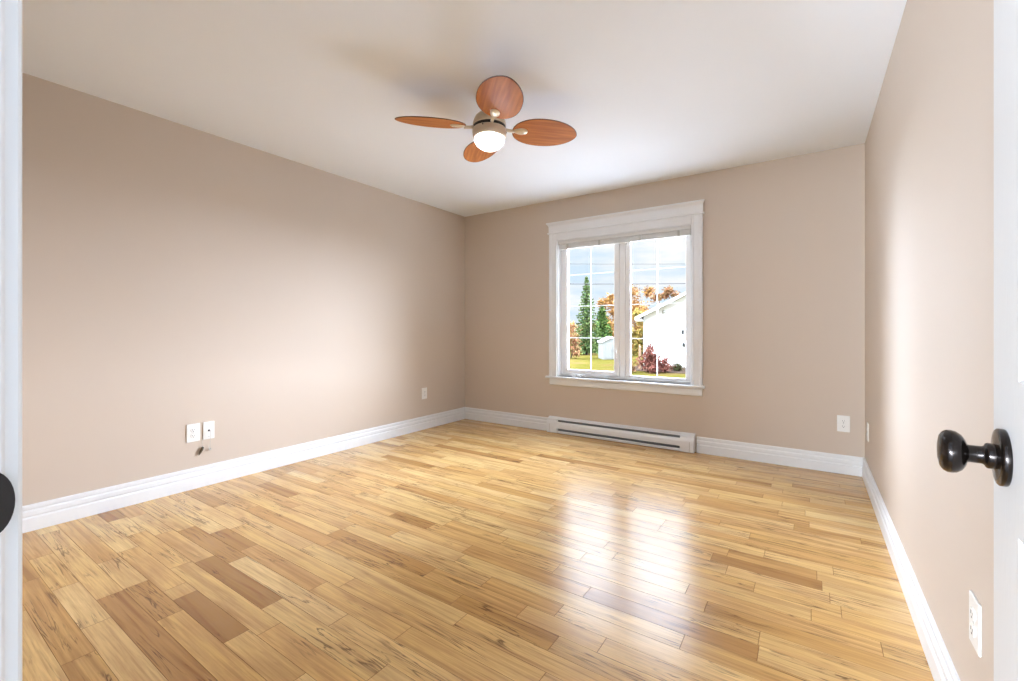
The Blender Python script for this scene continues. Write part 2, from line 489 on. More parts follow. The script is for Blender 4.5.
# ------------------------------------------------------------------ floor: one plank field
def build_floor():
    rnd = random.Random(11)
    W = 0.0845
    y_off = 0.031
    bm = bmesh.new()
    lay = bm.loops.layers.float_color.new('plank')
    x0, x1, y0, y1 = XL, XR, -0.045, YB
    # planks that stand out in the photo: (x_min, x_max, y_mid, tone)
    known = [(-2.10, -1.67, 0.742, 0.05), (-2.36, -2.0, 0.66, 0.30), (-2.10, -1.40, 1.43, 0.16)]
    g, dz = 0.0007, 0.0010
    row = int(math.floor((y0 - y_off) / W))
    while y_off + row * W < y1:
        a, b = y_off + row * W, y_off + (row + 1) * W
        ya, yb = max(a, y0), min(b, y1)
        cuts = [x0]
        x = x0 - rnd.uniform(0.0, 0.7)
        while x < x1:
            x += rnd.choice((0.30, 0.38, 0.45, 0.55, 0.65, 0.8, 0.95)) + rnd.uniform(-0.04, 0.06)
            if x - cuts[-1] > 0.12 and x1 - x > 0.1: cuts.append(x)
        cuts.append(x1)
        kn = [k for k in known if a < k[2] < b]
        if kn:
            cuts = sorted([c for c in cuts if all(c < k[0] - 0.1 or c > k[1] + 0.1 for k in kn)] + [v for k in kn for v in k[:2]])
        for xa, xb in zip(cuts[:-1], cuts[1:]):
            t = rnd.random()
            tone = rnd.uniform(0.56, 1.0) if t < 0.64 else (rnd.uniform(0.34, 0.56) if t < 0.90 else rnd.uniform(0.06, 0.32))
            for k in kn:
                if abs(xa - k[0]) < 0.01 and abs(xb - k[1]) < 0.01: tone = k[3]
            col = (tone, rnd.random() ** 1.5, rnd.random(), 1.0)
            gx = g * 1.6
            top = [bm.verts.new(p) for p in ((xa + gx, ya + g, 0), (xb - gx, ya + g, 0), (xb - gx, yb - g, 0), (xa + gx, yb - g, 0))]
            low = [bm.verts.new(p) for p in ((xa, ya, -dz), (xb, ya, -dz), (xb, yb, -dz), (xa, yb, -dz))]
            f = bm.faces.new(top)
            for l in f.loops: l[lay] = col
            for k in range(4):
                s = bm.faces.new([low[k], low[(k + 1) % 4], top[(k + 1) % 4], top[k]])
                for l in s.loops: l[lay] = (col[0], col[1], col[2], 0.25 if k in (0, 2) else 0.15)
        row += 1
    # solid slab under the boards
    vs = [bm.verts.new((x, y, z)) for z in (-0.0013, -0.06) for x, y in ((x0, y0), (x1, y0), (x1, y1), (x0, y1))]
    for q in ((3, 2, 1, 0)[::-1], (7, 6, 5, 4), (0, 1, 5, 4), (1, 2, 6, 5), (2, 3, 7, 6), (3, 0, 4, 7)):
        f = bm.faces.new([vs[i] for i in q])
        for l in f.loops: l[lay] = (0.2, 0.2, 0.5, 0.0)
    me = bpy.data.meshes.new('floor'); bm.to_mesh(me); bm.free()
    me.materials.append(M_FLOOR)
    o = bpy.data.objects.new('floor', me); COL.objects.link(o)
    return struct(o)
build_floor()

# ------------------------------------------------------------------ room shell
T = 0.16
struct(MB().box(XL - T, XR + T, YF - 0.121, YB + T, H, H + 0.12).build('ceiling', M_CEIL))
struct(MB().box(XL - T, XL, YF - 0.121, YB + T, -0.06, H).build('wall_left', M_WALL))
struct(MB().box(XR, XR + T, YF - 0.121, YB + T, -0.06, H).build('wall_right', M_WALL))
WX0, WX1, WZ0, WZ1 = -2.212, -0.860, 0.585, 2.010       # window opening
struct(MB().ring((XL, XR, -0.06, H), (WX0, WX1, WZ0, WZ1), YB, YB + T).build('wall_back', M_WALL))
# front wall with the doorway (the photographer stands in it)
DX0, DX1, DZ = -0.620, 0.165, 2.06
ya, yb = YF - 0.121, YF
struct(MB().prism([(XL, ya, -0.06), (DX0, ya, -0.06), (DX0, ya, DZ), (DX1, ya, DZ), (DX1, ya, -0.06), (XR, ya, -0.06), (XR, ya, H), (XL, ya, H)], (0, yb - ya, 0)).build('wall_front', M_WALL))
# hallway behind the photographer
hx0, hx1, hy0, hy1 = -1.8, 1.1, -4.7, YF - 0.121
struct(MB().box(hx0 - .1, hx1 + .1, hy0 - .1, hy1, -0.06, 0.0).build('floor_hallway', M_HALL))
struct(MB().box(hx0 - .1, hx1 + .1, hy0 - .1, hy1, H, H + 0.1).build('ceiling_hallway', M_HALL))
struct(MB().prism([(hx0, hy1, 0), (hx0, hy0, 0), (hx1, hy0, 0), (hx1, hy1, 0), (hx1 + .1, hy1, 0), (hx1 + .1, hy0 - .1, 0), (hx0 - .1, hy0 - .1, 0), (hx0 - .1, hy1, 0)], (0, 0, H)).build('wall_hallway', M_HALL))

# ------------------------------------------------------------------ baseboards
BH = 0.1396
BPROF = [(0.0, 0.0), (0.0175, 0.0), (0.0180, 0.003), (0.0180, 0.066), (0.0165, 0.070), (0.0115, 0.0735), (0.0110, 0.078), (0.0150, 0.082),
         (0.0155, 0.086), (0.0150, 0.103), (0.0125, 0.107), (0.0085, 0.110), (0.0082, 0.114), (0.0110, 0.118), (0.0112, 0.130), (0.0100, 0.136), (0.0070, 0.1390), (0.0, BH)]
def base_run(name, rows):
    return struct(MB().loft(rows).build(name, M_TRIM))
eps = 0.0
# left wall: runs along y, mitred at the back
base_run('baseboard_left', [[(XL + t, YF, z) for t, z in BPROF], [(XL + t, YB - t, z) for t, z in BPROF]])
base_run('baseboard_right', [[(XR - t, YF, z) for t, z in BPROF], [(XR - t, YB - t, z) for t, z in BPROF]])
HX0, HX1 = -2.296, -0.836                                  # heater extent
base_run('baseboard_back', [[(XL + t, YB - t, z) for t, z in BPROF], [(HX0 - 0.002, YB - t, z) for t, z in BPROF]])
base_run('baseboard_back.001', [[(HX1 + 0.012, YB - t, z) for t, z in BPROF], [(XR - t, YB - t, z) for t, z in BPROF]])
base_run('baseboard_front', [[(XL + t, YF + t, z) for t, z in BPROF], [(-0.688, YF + t, z) for t, z in BPROF]])

# ------------------------------------------------------------------ window
Wn = struct(empty('window_1', ((WX0 + WX1) / 2, YB, WZ0)))
Wn.location = (0, 0, 0)
def wpart(mb, name, m, parent=None):
    return mb.build(name, m, parent or Wn)
# side casings: flat with a raised back band on the outer side
def casing(x_in, x_out, z0, z1, y, sgn=1):
    s = 1 if x_out > x_in else -1
    w = abs(x_out - x_in)
    prof = [(0, 0), (0, 0.010), (0.003, 0.013), (0.010, 0.013), (0.014, 0.010), (0.020, 0.010), (w - 0.030, 0.0135), (w - 0.024, 0.018),
            (w - 0.018, 0.020), (w - 0.003, 0.020), (w, 0.017), (w, 0)]
    return MB().loft([[(x_in + s * a, y - t * sgn, z) for a, t in prof] for z in (z0, z1)])
wpart(casing(WX0 + 0.003, -2.297, 0.585, 2.085, YB), 'casing', M_TRIM)
wpart(casing(WX1 - 0.003, -0.775, 0.585, 2.085, YB), 'casing', M_TRIM)
wpart(MB().box(WX0 + 0.004, WX1 - 0.004, YB - 0.013, YB, 2.008, 2.085, 0.002), 'head_casing', M_TRIM)
hd = wpart(MB().box(-2.300, -0.772, YB - 0.021, YB, 2.097, 2.165, 0.001), 'frieze_board', M_TRIM)
bead = [(0, 2.084), (0.026, 2.084), (0.030, 2.087), (0.030, 2.095), (0.026, 2.098), (0, 2.098)]
wpart(MB().loft([[(x, YB - t, z) for t, z in bead] for x in (-2.311, -0.761)]), 'bead_strip', M_TRIM)
crown = [(0, 2.160), (0.020, 2.160), (0.023, 2.164), (0.026, 2.172), (0.033, 2.180), (0.041, 2.186), (0.043, 2.190), (0.043, 2.200), (0, 2.200)]
wpart(MB().loft([[(-2.300 - max(t - 0.02, 0) * 0.8, YB - t, z) for t, z in crown], [(-0.772 + max(t - 0.02, 0) * 0.8, YB - t, z) for t, z in crown]]), 'crown_moulding', M_TRIM)
# stool (T shaped) and apron
st = [(-2.331, YB - 0.043), (-0.760, YB - 0.043), (-0.760, YB), (WX1 - 0.001, YB), (WX1 - 0.001, YB + 0.075), (WX0 + 0.001, YB + 0.075), (WX0 + 0.001, YB), (-2.331, YB)]
mb = MB(); mb.prism([(x, y, 0.5635) for x, y in st], (0, 0, 0.0215))
bmesh.ops.bevel(mb.bm, geom=[e for e in mb.bm.edges if all(abs(v.co.y - (YB - 0.043)) < 1e-4 for v in e.verts)], offset=0.006, segments=3, affect='EDGES')
wpart(mb, 'stool', M_TRIM)
ap = [(0, 0.495), (0.012, 0.495), (0.016, 0.499), (0.018, 0.506), (0.018, 0.552), (0.014, 0.5635), (0, 0.5635)]
wpart(MB().loft([[(x, YB - t, z) for t, z in ap] for x in (-2.290, -0.778)]), 'apron', M_TRIM)
# jamb liner and vinyl frame
LX0, LX1, LZ0, LZ1 = WX0 + 0.012, WX1 - 0.012, WZ0, WZ1 - 0.010
mb = MB()
mb.prism([(WX0 + 0.001, YB, WZ0), (LX0, YB, WZ0), (LX0, YB, LZ1), (LX1, YB, LZ1), (LX1, YB, WZ0), (WX1 - 0.001, YB, WZ0), (WX1 - 0.001, YB, WZ1 - 0.001), (WX0 + 0.001, YB, WZ1 - 0.001)], (0, 0.06, 0))
wpart(mb, 'jamb_liner', M_TRIM)
FY0, FY1 = YB + 0.048, YB + 0.135
fr = wpart(MB().ring((LX0, LX1, WZ0, LZ1), (-2.178, -0.886, 0.606, 1.985), YB + 0.0605, FY1, 0.002), 'window_frame', M_VINYL)
GY = YB + 0.080
# operable left sash
sash = wpart(MB().ring((-2.176, -1.552, 0.608, 1.983), (-2.118, -1.606, 0.660, 1.945), GY - 0.022, GY + 0.022, 0.004), 'sash', M_VINYL)
wpart(MB().box(-2.121, -1.603, GY - 0.006, GY - 0.003, 0.657, 1.948), 'pane', M_GLASS, sash)
mb = MB()
def grille(x0, x1, z0, z1, xm, zs):
    g = MB()
    w = 0.0048
    xs = [x0, xm - w, xm + w, x1]
    # one flat lattice, built as a connected grid so it stays one piece
    ys = (GY + 0.001, GY + 0.007)
    zz = [z0]
    for z in zs: zz += [z - w, z + w]
    zz.append(z1)
    vs = {}
    def V(i, j, k):
        if (i, j, k) not in vs: vs[(i, j, k)] = g.bm.verts.new((xs[i], ys[k], zz[j]))
        return vs[(i, j, k)]
    cells = set()
    for j in range(len(zz) - 1):
        for i in range(3):
            if i == 1 or j % 2 == 1: cells.add((i, j))
    for i, j in cells:
        for k in (0, 1):
            g.bm.faces.new([V(i, j, k), V(i + 1, j, k), V(i + 1, j + 1, k), V(i, j + 1, k)])
        for (di, dj, a, b) in ((-1, 0, (i, j), (i, j + 1)), (1, 0, (i + 1, j), (i + 1, j + 1)), (0, -1, (i, j), (i + 1, j)), (0, 1, (i, j + 1), (i + 1, j + 1))):
            if (i + di, j + dj) not in cells:
                g.bm.faces.new([V(*a, 0), V(*b, 0), V(*b, 1), V(*a, 1)])
    return g
MZ = (0.990, 1.320, 1.650)
wpart(grille(-2.118, -1.606, 0.660, 1.945, -1.863, MZ), 'grille', M_VINYL, sash)
# centre mullion and fixed right light
wpart(MB().box(-1.550, -1.492, YB + 0.058, FY1, 0.606, 1.985, 0.003), 'mullion', M_VINYL)
fx = wpart(MB().ring((-1.491, -0.887, 0.607, 1.984), (-1.442, -0.933, 0.632, 1.945), GY - 0.016, GY + 0.02, 0.004), 'fixed_light_frame', M_VINYL)
wpart(MB().box(-1.445, -0.930, GY - 0.006, GY - 0.003, 0.629, 1.948), 'pane', M_GLASS, fx)
wpart(grille(-1.442, -0.933, 0.632, 1.945, -1.193, MZ), 'grille', M_VINYL, fx)
# casement lock lever on the meeting stile
mb = MB(); mb.box(-1.588, -1.568, GY - 0.030, GY - 0.022, 0.775, 0.885, 0.003)
mb.tube([(-1.578, GY - 0.028, 0.80), (-1.578, GY - 0.045, 0.815), (-1.575, GY - 0.050, 0.86), (-1.572, GY - 0.047, 0.885)], [0.006, 0.006, 0.005, 0.0045], 8)
lk = wpart(mb, 'lock_lever', M_VINYL)
# crank operator folded flat at the foot of the sash
mb = MB(); mb.box(-2.045, -1.955, YB + 0.020, YB + 0.058, 0.5855, 0.600, 0.004)
op = wpart(mb, 'crank_cover', M_VINYL)
mb = MB(); mb.tube([(-2.000, YB + 0.030, 0.600), (-2.000, YB + 0.026, 0.610), (-1.95, YB + 0.022, 0.611), (-1.90, YB + 0.022, 0.607)], [0.006, 0.006, 0.005, 0.006], 8)
wpart(mb, 'crank_handle', M_SCREW, op)
mb = MB(); mb.box(-1.71, -1.665, YB + 0.036, YB + 0.058, 0.5855, 0.602, 0.004)
wpart(mb, 'sash_stop', M_VINYL)

# ------------------------------------------------------------------ raised blind
bl = tag(empty('window_blind', ((LX0 + LX1) / 2, YB + 0.025, 1.995)), 'white slatted blind drawn right up to the top of the window', 'blind')
bx = (LX1 - LX0) / 2 - 0.004
mb = MB(); mb.box(-bx, bx, -0.020, 0.022, -0.026, 0.004, 0.002)
mb.build('headrail', M_BLIND, bl)
mb = MB()
n = 16
for k in range(n):
    z = -0.0285 - k * 0.0022
    j = 0.0008 * math.sin(k * 2.1)
    pts = [(-0.0125, 0.0), (-0.006, 0.0011), (0, 0.0015), (0.006, 0.0011), (0.0125, 0.0)]
    rows = [[(x, y + j, z + t) for y, t in pts] + [(x, y + j, z + t - 0.0020) for y, t in pts[::-1]] for x in (-bx + 0.004, bx - 0.004)]
    mb.loft(rows)
sl = mb.build('slats', M_BLIND, bl); sl['kind'] = 'stuff'
MB().box(-bx + 0.004, bx - 0.004, -0.013, 0.013, -0.080, -0.0655, 0.003).build('bottom_rail', M_BLIND, bl)
for x in (-0.555, -0.205, 0.205, 0.555):
    MB().box(x - 0.009, x + 0.009, -0.0215, -0.0135, -0.081, -0.026, 0.001).build('ladder_tape', M_TAPE, bl)
for s in (-1, 1):
    MB().box(s * bx - 0.003, s * bx + 0.003, -0.0215, 0.0225, -0.030, 0.0046, 0.001).build('end_bracket', M_TAPE, bl)

# ------------------------------------------------------------------ baseboard heater
ht = tag(empty('baseboard_heater', ((HX0 + HX1) / 2, YB, 0.0)), 'long white electric baseboard heater on the floor under the window', 'heater')
hw = (HX1 - HX0) / 2
capw = 0.118
def hloft(prof, x0, x1, mats=M_HEATER, name='p'):
    return MB().loft([[(x, -t, z) for t, z in prof] for x in (x0, x1)])
# back plate with dark inside
hloft([(0.001, 0.010), (0.034, 0.010), (0.034, 0.150), (0.001, 0.150)], -hw + 0.02, hw - 0.02).build('heating_element', M_DARKSLOT, ht)
hloft([(0.0005, 0.150), (0.036, 0.1395), (0.050, 0.1385), (0.052, 0.141), (0.050, 0.145), (0.0005, 0.160)], -hw + capw, hw - capw).build('top_lip', M_HEATER, ht)
hloft([(0.050, 0.119), (0.056, 0.118), (0.063, 0.108), (0.066, 0.095), (0.067, 0.062), (0.066, 0.052), (0.058, 0.049), (0.058, 0.054), (0.061, 0.064), (0.060, 0.093), (0.056, 0.106)], -hw + capw, hw - capw).build('front_panel', M_HEATER, ht)
hloft([(0.001, 0.004), (0.062, 0.004), (0.066, 0.008), (0.066, 0.022), (0.062, 0.027), (0.056, 0.024), (0.001, 0.020)], -hw + capw, hw - capw).build('bottom_lip', M_HEATER, ht)
cap_prof = [(0.0005, 0.003), (0.064, 0.003), (0.068, 0.008), (0.068, 0.098), (0.064, 0.114), (0.054, 0.130), (0.053, 0.142), (0.050, 0.147), (0.0005, 0.162)]
for s in (-1, 1):
    a, b = (-hw, -hw + capw) if s < 0 else (hw - capw, hw)
    c = hloft(cap_prof, a, b).build('end_cap', M_HEATER, ht)
    xl_ = a + 0.035 if s < 0 else b - 0.035
    MB().box(xl_ - 0.0015, xl_ + 0.0015, -0.0695, -0.06, 0.012, 0.095).build('seam', M_TAPE, c)

# ------------------------------------------------------------------ outlets
def plate_mb(w=0.078, h=0.122, t=0.006):
    mb = MB(); mb.box(-w / 2, w / 2, -t, 0.0, -h / 2, h / 2, 0.003, 3)
    return mb
def make_outlet():
    r = empty('wall_outlet')
    plate_mb().build('cover_plate', M_PLATE, r)
    for s in (-1, 1):
        mb = MB()
        prof = [(0.0172 * math.cos(a), 0.0145 * math.sin(a)) for a in [2 * PI * k / 24 for k in range(24)]]
        prof = [(max(-0.0165, min(0.0165, x)), max(-0.0125, min(0.0125, z))) for x, z in prof]
        mb.loft([[(x, -0.0055, s * 0.0195 + z) for x, z in prof], [(x, -0.0085, s * 0.0195 + z) for x, z in prof], [(x * 0.92, -0.0092, s * 0.0195 + z * 0.92) for x, z in prof]])
        rc = mb.build('receptacle', M_PLATE, r)
        mb = MB()
        mb.box(-0.0075, -0.0055, -0.0096, -0.0088, s * 0.0195 - 0.002, s * 0.0195 + 0.0065)
        mb.build('slot', M_SLOT, rc)
        mb = MB()
        mb.box(0.0055, 0.0075, -0.0096, -0.0088, s * 0.0195 - 0.001, s * 0.0195 + 0.0060)
        mb.build('slot', M_SLOT, rc)
        mb = MB()
        mb.lathe([(0.0, -0.0096), (0.0026, -0.0096), (0.0026, -0.0086), (0.0, -0.0086)], 12, 'Y', (0, 0, s * 0.0195 - 0.0075))
        mb.build('ground_hole', M_SLOT, rc)
    mb = MB(); mb.lathe([(0.0, -0.0072), (0.0022, -0.0070), (0.0032, -0.0062), (0.0032, -0.0055)], 12, 'Y')
    mb.build('screw', M_SCREW, r)
    return r
# the model faces -y; spots: (location, rotation, label)
spots = [((XL, 1.282, 0.377), R(90), 'white duplex outlet on the left wall beside the cable jack plate'),
         ((XL, 3.448, 0.386), R(90), 'lone white outlet on the left wall near the far corner'),
         ((0.207, YB, 0.373), 0, 'white outlet on the window wall right of the heater near the corner'),
         ((XR, 3.905, 0.371), R(-90), 'thin edge-on white outlet on the right wall just round the far corner'),
         ((XR, 1.508, 0.370), R(-90), 'large white outlet low on the right wall below the door knob')]
proto = make_outlet()
for i, (loc, rz, lab) in enumerate(spots):
    o = proto if i == 0 else copy_tree(proto)
    o.location = loc; o.rotation_euler = (0, 0, rz)
    tag(o, lab, 'outlet', 'wall outlets around the room')
# cable jack plate
jp = tag(empty('cable_jack_plate', (XL, 1.376, 0.377), R(90)), 'white wall plate with one centre jack and a thin wire hanging from it', 'wall plate')
plate_mb(0.070, 0.120).build('cover_plate', M_PLATE, jp)
MB().lathe([(0.0, -0.0150), (0.0040, -0.0150), (0.0045, -0.0140), (0.0045, -0.0090), (0.0065, -0.0085), (0.0065, -0.0055)], 16, 'Y').build('jack', M_SLOT, jp)
for s in (-1, 1):
    MB().lathe([(0.0, -0.0072), (0.0022, -0.0070), (0.0032, -0.0062), (0.0032, -0.0055)], 12, 'Y', (0, 0, s * 0.042)).build('screw', M_SCREW, jp)
# thin wire from the jack with a small plug at its end
wr = tag(empty('cable_wire', (XL, 1.378, 0.377)), 'thin pale wire hanging from the jack plate with a small clip at its end', 'cable')
MB().tube([(0.0155, 0, 0.001), (0.020, 0.001, 0.0), (0.023, 0.003, -0.012), (0.020, 0.004, -0.045), (0.014, 0.003, -0.085), (0.010, 0.002, -0.118)], 0.0014, 8).build('wire', M_CORDW, wr)
MB().tube([(0.010, 0.002, -0.116), (0.0095, -0.003, -0.124), (0.0095, -0.003, -0.133), (0.0095, 0.004, -0.138), (0.0095, 0.009, -0.132), (0.0095, 0.008, -0.124)], 0.0026, 8).build('clip', M_SCREW, wr)
# dark plug dangling between the two plates
dp = tag(empty('dangling_connector', (XL, 1.334, 0.32)), 'small brown cable connector dangling on a thread between the two wall plates', 'cable')
MB().tube([(0.003, 0.0, 0.005), (0.006, 0.0, -0.02), (0.008, 0.001, -0.050)], 0.0011, 8).build('thread', M_CORDW, dp)
mb = MB(); mb.tube([(0.008, 0.004, -0.048), (0.009, 0.003, -0.054), (0.010, -0.002, -0.064), (0.010, -0.010, -0.080), (0.009, -0.018, -0.096), (0.008, -0.021, -0.102)], [0.004, 0.0075, 0.0085, 0.0075, 0.0045, 0.0015], 12)
mb.build('plug', M_CORDD, dp)

# ------------------------------------------------------------------ ceiling fan
fan = tag(empty('ceiling_fan', ((XL + XR) / 2, 2.09, H)), 'nickel ceiling fan with four oval cherry blades and a white bowl light', 'ceiling fan')
MB().lathe([(0.0, 0.0), (0.068, 0.0), (0.068, -0.020), (0.062, -0.034), (0.046, -0.044), (0.030, -0.047), (0.0, -0.047)], 40).build('canopy', M_NICKEL, fan)
MB().lathe([(0.0, -0.040), (0.024, -0.040), (0.024, -0.078), (0.040, -0.084), (0.064, -0.096), (0.083, -0.114), (0.094, -0.138), (0.098, -0.158), (0.098, -0.169), (0.0, -0.169)], 48).build('motor_housing', M_NICKEL, fan)
MB().lathe([(0.0, -0.168), (0.0955, -0.168), (0.0955, -0.190), (0.0, -0.190)], 48).build('gap_ring', M_BLACK, fan)
lk = MB().lathe([(0.0, -0.186), (0.094, -0.186), (0.098, -0.187), (0.100, -0.190), (0.100, -0.205), (0.098, -0.222), (0.093, -0.236), (0.088, -0.238), (0.085, -0.236), (0.084, -0.208), (0.0, -0.206)], 48).build('light_kit_housing', M_NICKEL, fan)
for k in range(3):
    a = R(-75 + 120 * k)
    b2 = MB().lathe([(0.0, 0.0), (0.0035, 0.0), (0.0035, 0.005), (0.0, 0.006)], 12, 'X', (0.099, 0, -0.196))
    o = b2.build('set_screw', M_BLACK, lk); o.rotation_euler = (0, 0, a)
prof = [(0.0885, -0.232)] + [(0.0885 * math.cos(t), -0.236 - 0.072 * math.sin(t)) for t in [k * (PI / 2) / 12 for k in range(13)]]
prof[-1] = (0.0, prof[-1][1])
MB().lathe(prof, 48).build('bowl_shade', M_BOWL, fan)

# the lit lamp inside the bowl
bulb = light('fan_bulb', 'POINT', ((XL + XR) / 2, 2.09, H - 0.226), (0, 0, 0), 52.0, (0.80, 0.97, 1.24), shadow_soft_size=0.045)

BLADE_PITCH = R(-13)
def blade_outline():
    pts = []
    r0, r1, hw_ = 0.138, 0.540, 0.122
    n = 56
    for k in range(n):
        a = 2 * PI * k / n
        c, s = math.cos(a), math.sin(a)
        x = (r0 + r1) / 2 + (r1 - r0) / 2 * c
        # ovate: widest a little beyond the middle, narrower at the root
        u = (x - r0) / (r1 - r0)
        w = hw_ * (max(0.0, 1 - abs(2 * (u ** 0.88) - 1) ** 2.15)) ** 0.56
        pts.append((x, w * (1 if s >= 0 else -1)))
    return pts
def make_blade(ang):
    zc = -0.176
    rot = Matrix.Rotation(ang, 4, 'Z')
    mb = MB()
    o2 = blade_outline()
    t = 0.0028
    rows = [[(x, y, -t) for x, y in o2]]
    b2 = bmesh.new()
    inner = [(0.344 + (x - 0.344) * 0.988, y * 0.975) for x, y in o2]
    lv = [[b2.verts.new((x, y, z)) for x, y in src] for src, z in ((inner, -t), (o2, -t * 0.6), (o2, t * 0.6), (inner, t))]
    nn = len(o2)
    for fi, (a, b) in enumerate(zip(lv[:-1], lv[1:])):
        for k in range(nn):
            f = b2.faces.new([a[k], a[(k + 1) % nn], b[(k + 1) % nn], b[k]]); f.material_index = 1
    b2.faces.new(lv[0][::-1]); b2.faces.new(lv[-1])
    mb.merge(b2)
    bl_ = mb.build('blade', [M_BLADE, M_BLADE_EDGE], fan)
    bl_.matrix_local = Matrix.Translation((0, 0, zc)) @ rot @ Matrix.Rotation(BLADE_PITCH, 4, 'X')
    # bracket: neck from the motor and a tear-drop pad under the blade root
    mb = MB()
    mb.tube([(0.085, 0, -0.002), (0.115, 0, -0.006), (0.150, 0, -0.009)], [0.011, 0.009, 0.009], 10)
    pad = []
    for k in range(28):
        a = 2 * PI * k / 28
        x = 0.186 + 0.045 * math.cos(a)
        w = 0.0265 * math.sin(a) * (1.0 + 0.25 * math.cos(a))
        pad.append((x, w))
    lv = [[(x, y, -0.0029) for x, y in pad], [(x, y, -0.006) for x, y in pad], [(0.19 + (x - 0.19) * 0.8, y * 0.75, -0.0105) for x, y in pad], [(0.19 + (x - 0.19) * 0.4, y * 0.38, -0.0125) for x, y in pad]]
    mb.loft(lv, smooth=True)
    ar = mb.build('blade_bracket', M_NICKEL_L, bl_)
    mb = MB(); mb.lathe([(0.0, -0.0150), (0.003, -0.0148), (0.0045, -0.0130), (0.0045, -0.0110)], 12, 'Z', (0.205, 0, 0))
    mb.build('bracket_screw', M_SCREW, ar)
    return bl_
for k in range(4):
    make_blade(R(46 + 90 * k))

# ------------------------------------------------------------------ door (open against the right wall)
PHI = R(4.25)
edge = Vector((0.196, 0.819))
DW, DH, DT = 0.728, 2.03, 0.035
hinge = edge - DW * Vector((math.sin(PHI), math.cos(PHI)))
door = struct(empty('door_1', (hinge.x, hinge.y, 0.0), PI / 2 - PHI))
def door_slab():
    bm = bmesh.new()
    xs = [0.0, 0.114, 0.310, 0.418, DW - 0.114, DW]
    zs = [0.012, 0.215, 0.850, 1.019, 1.640, 1.745, 1.925, DH]
    def face_side(y, flip):
        vs = [[bm.verts.new((x, y, z)) for z in zs] for x in xs]
        panels = []
        for i in range(5):
            for j in range(7):
                q = [vs[i][j], vs[i + 1][j], vs[i + 1][j + 1], vs[i][j + 1]]
                f = bm.faces.new(q if not flip else q[::-1])
                if i in (1, 3) and j in (1, 3, 5): panels.append(f)
        return vs, panels
    va, pa = face_side(0.0, True)
    vb, pb = face_side(-DT, False)
    for i in range(5):
        for j in (0, 7):
            bm.faces.new([va[i][j], va[i + 1][j], vb[i + 1][j], vb[i][j]])
    for j in range(7):
        for i in (0, 5):
            bm.faces.new([va[i][j], va[i][j + 1], vb[i][j + 1], vb[i][j]])
    bmesh.ops.recalc_face_normals(bm, faces=bm.faces[:])
    for f in pa + pb:
        for th, dp_ in ((0.004, -0.003), (0.007, -0.004), (0.014, -0.001), (0.022, 0.005)):
            bmesh.ops.inset_individual(bm, faces=[f], thickness=th, depth=dp_, use_even_offset=True)
    mb = MB(); mb.bm.free(); mb.bm = bm
    return mb
slab = door_slab().build('door_slab', M_DOOR, door)
kn = empty('door_knob'); kn.parent = door
kn.location = (DW - 0.060, 0, 0.925)
tag(kn, 'dark bronze round door knob')
MB().lathe([(0.0, 0.0), (0.0330, 0.0), (0.0335, 0.0015), (0.0335, 0.0060), (0.0320, 0.0074), (0.026, 0.0082), (0.017, 0.0090), (0.0135, 0.0100)], 48, 'Y').build('rose', M_BRONZE, kn)
MB().lathe([(0.0150, 0.0088), (0.0152, 0.0150), (0.0142, 0.0165), (0.0118, 0.0175), (0.0104, 0.0195), (0.0104, 0.0310), (0.0120, 0.0335)], 32, 'Y').build('neck', M_BRONZE, kn)
MB().lathe([(r, 0.0325 + (h - 0.0355) * 0.85) for r, h in [(0.0115, 0.0355), (0.0165, 0.0372), (0.0218, 0.0410), (0.0252, 0.0465), (0.0262, 0.0520), (0.0258, 0.0565), (0.0240, 0.0602), (0.0222, 0.0618), (0.0218, 0.0622), (0.0190, 0.0640), (0.0120, 0.0655), (0.0, 0.0660)]], 48, 'Y').build('knob_ball', M_BRONZE, kn)
for z in (0.25, 1.02, 1.80):
    MB().lathe([(0.0, z - 0.045), (0.006, z - 0.045), (0.006, z + 0.045), (0.0, z + 0.045)], 12, 'Z', (-0.006, -DT + 0.006, 0)).build('hinge', M_BRONZE, door)

# ------------------------------------------------------------------ door lining and casings
JX0, JX1 = -0.600, 0.145
mb = MB()
mb.prism([(DX0, YF - 0.121, 0), (JX0, YF - 0.121, 0), (JX0, YF - 0.0025, 0), (JX0 - 0.0025, YF, 0), (DX0, YF, 0)], (0, 0, 2.04))
jl = struct(mb.build('trim_1', M_TRIM))
def dcasing(x_in, s):
    pr = [(0, 0), (0, 0.0085), (0.0015, 0.0108), (0.004, 0.0118), (0.012, 0.0122), (0.050, 0.016), (0.058, 0.018), (0.066, 0.018), (0.069, 0.015), (0.070, 0)]
    return MB().loft([[(x_in + s * a, YF + t, z) for a, t in pr] for z in (0.0, 2.05)])
dcasing(JX0 - 0.006, -1).build('casing', M_TRIM, jl)
# strike plate: D-shaped lip curling over the edge of the lining
mb = MB()
hh = 0.0295
outl = [(YF - 0.046, -hh), (YF - 0.010, -hh)]
for k in range(1, 16):
    a = -PI / 2 + PI * k / 16
    outl.append((YF - 0.010 + 0.0158 * math.cos(a), hh * math.sin(a)))
outl += [(YF - 0.010, hh), (YF - 0.046, hh)]
mb.prism([(JX0 + 0.0002, y, 0.922 + z) for y, z in outl], (0.0016, 0, 0))
mb.build('strike_plate', M_BRONZE, jl)
mb = MB()
mb.prism([(DX1, YF - 0.121, 0), (JX1, YF - 0.121, 0), (JX1, YF, 0), (DX1, YF, 0)], (0, 0, 2.04))
jr = struct(mb.build('trim_2', M_TRIM))
dcasing(JX1 + 0.006, 1).build('casing', M_TRIM, jr)
mb = MB(); mb.box(DX0, DX1, YF - 0.121, YF, 2.04, DZ)
th = struct(mb.build('trim_3', M_TRIM))
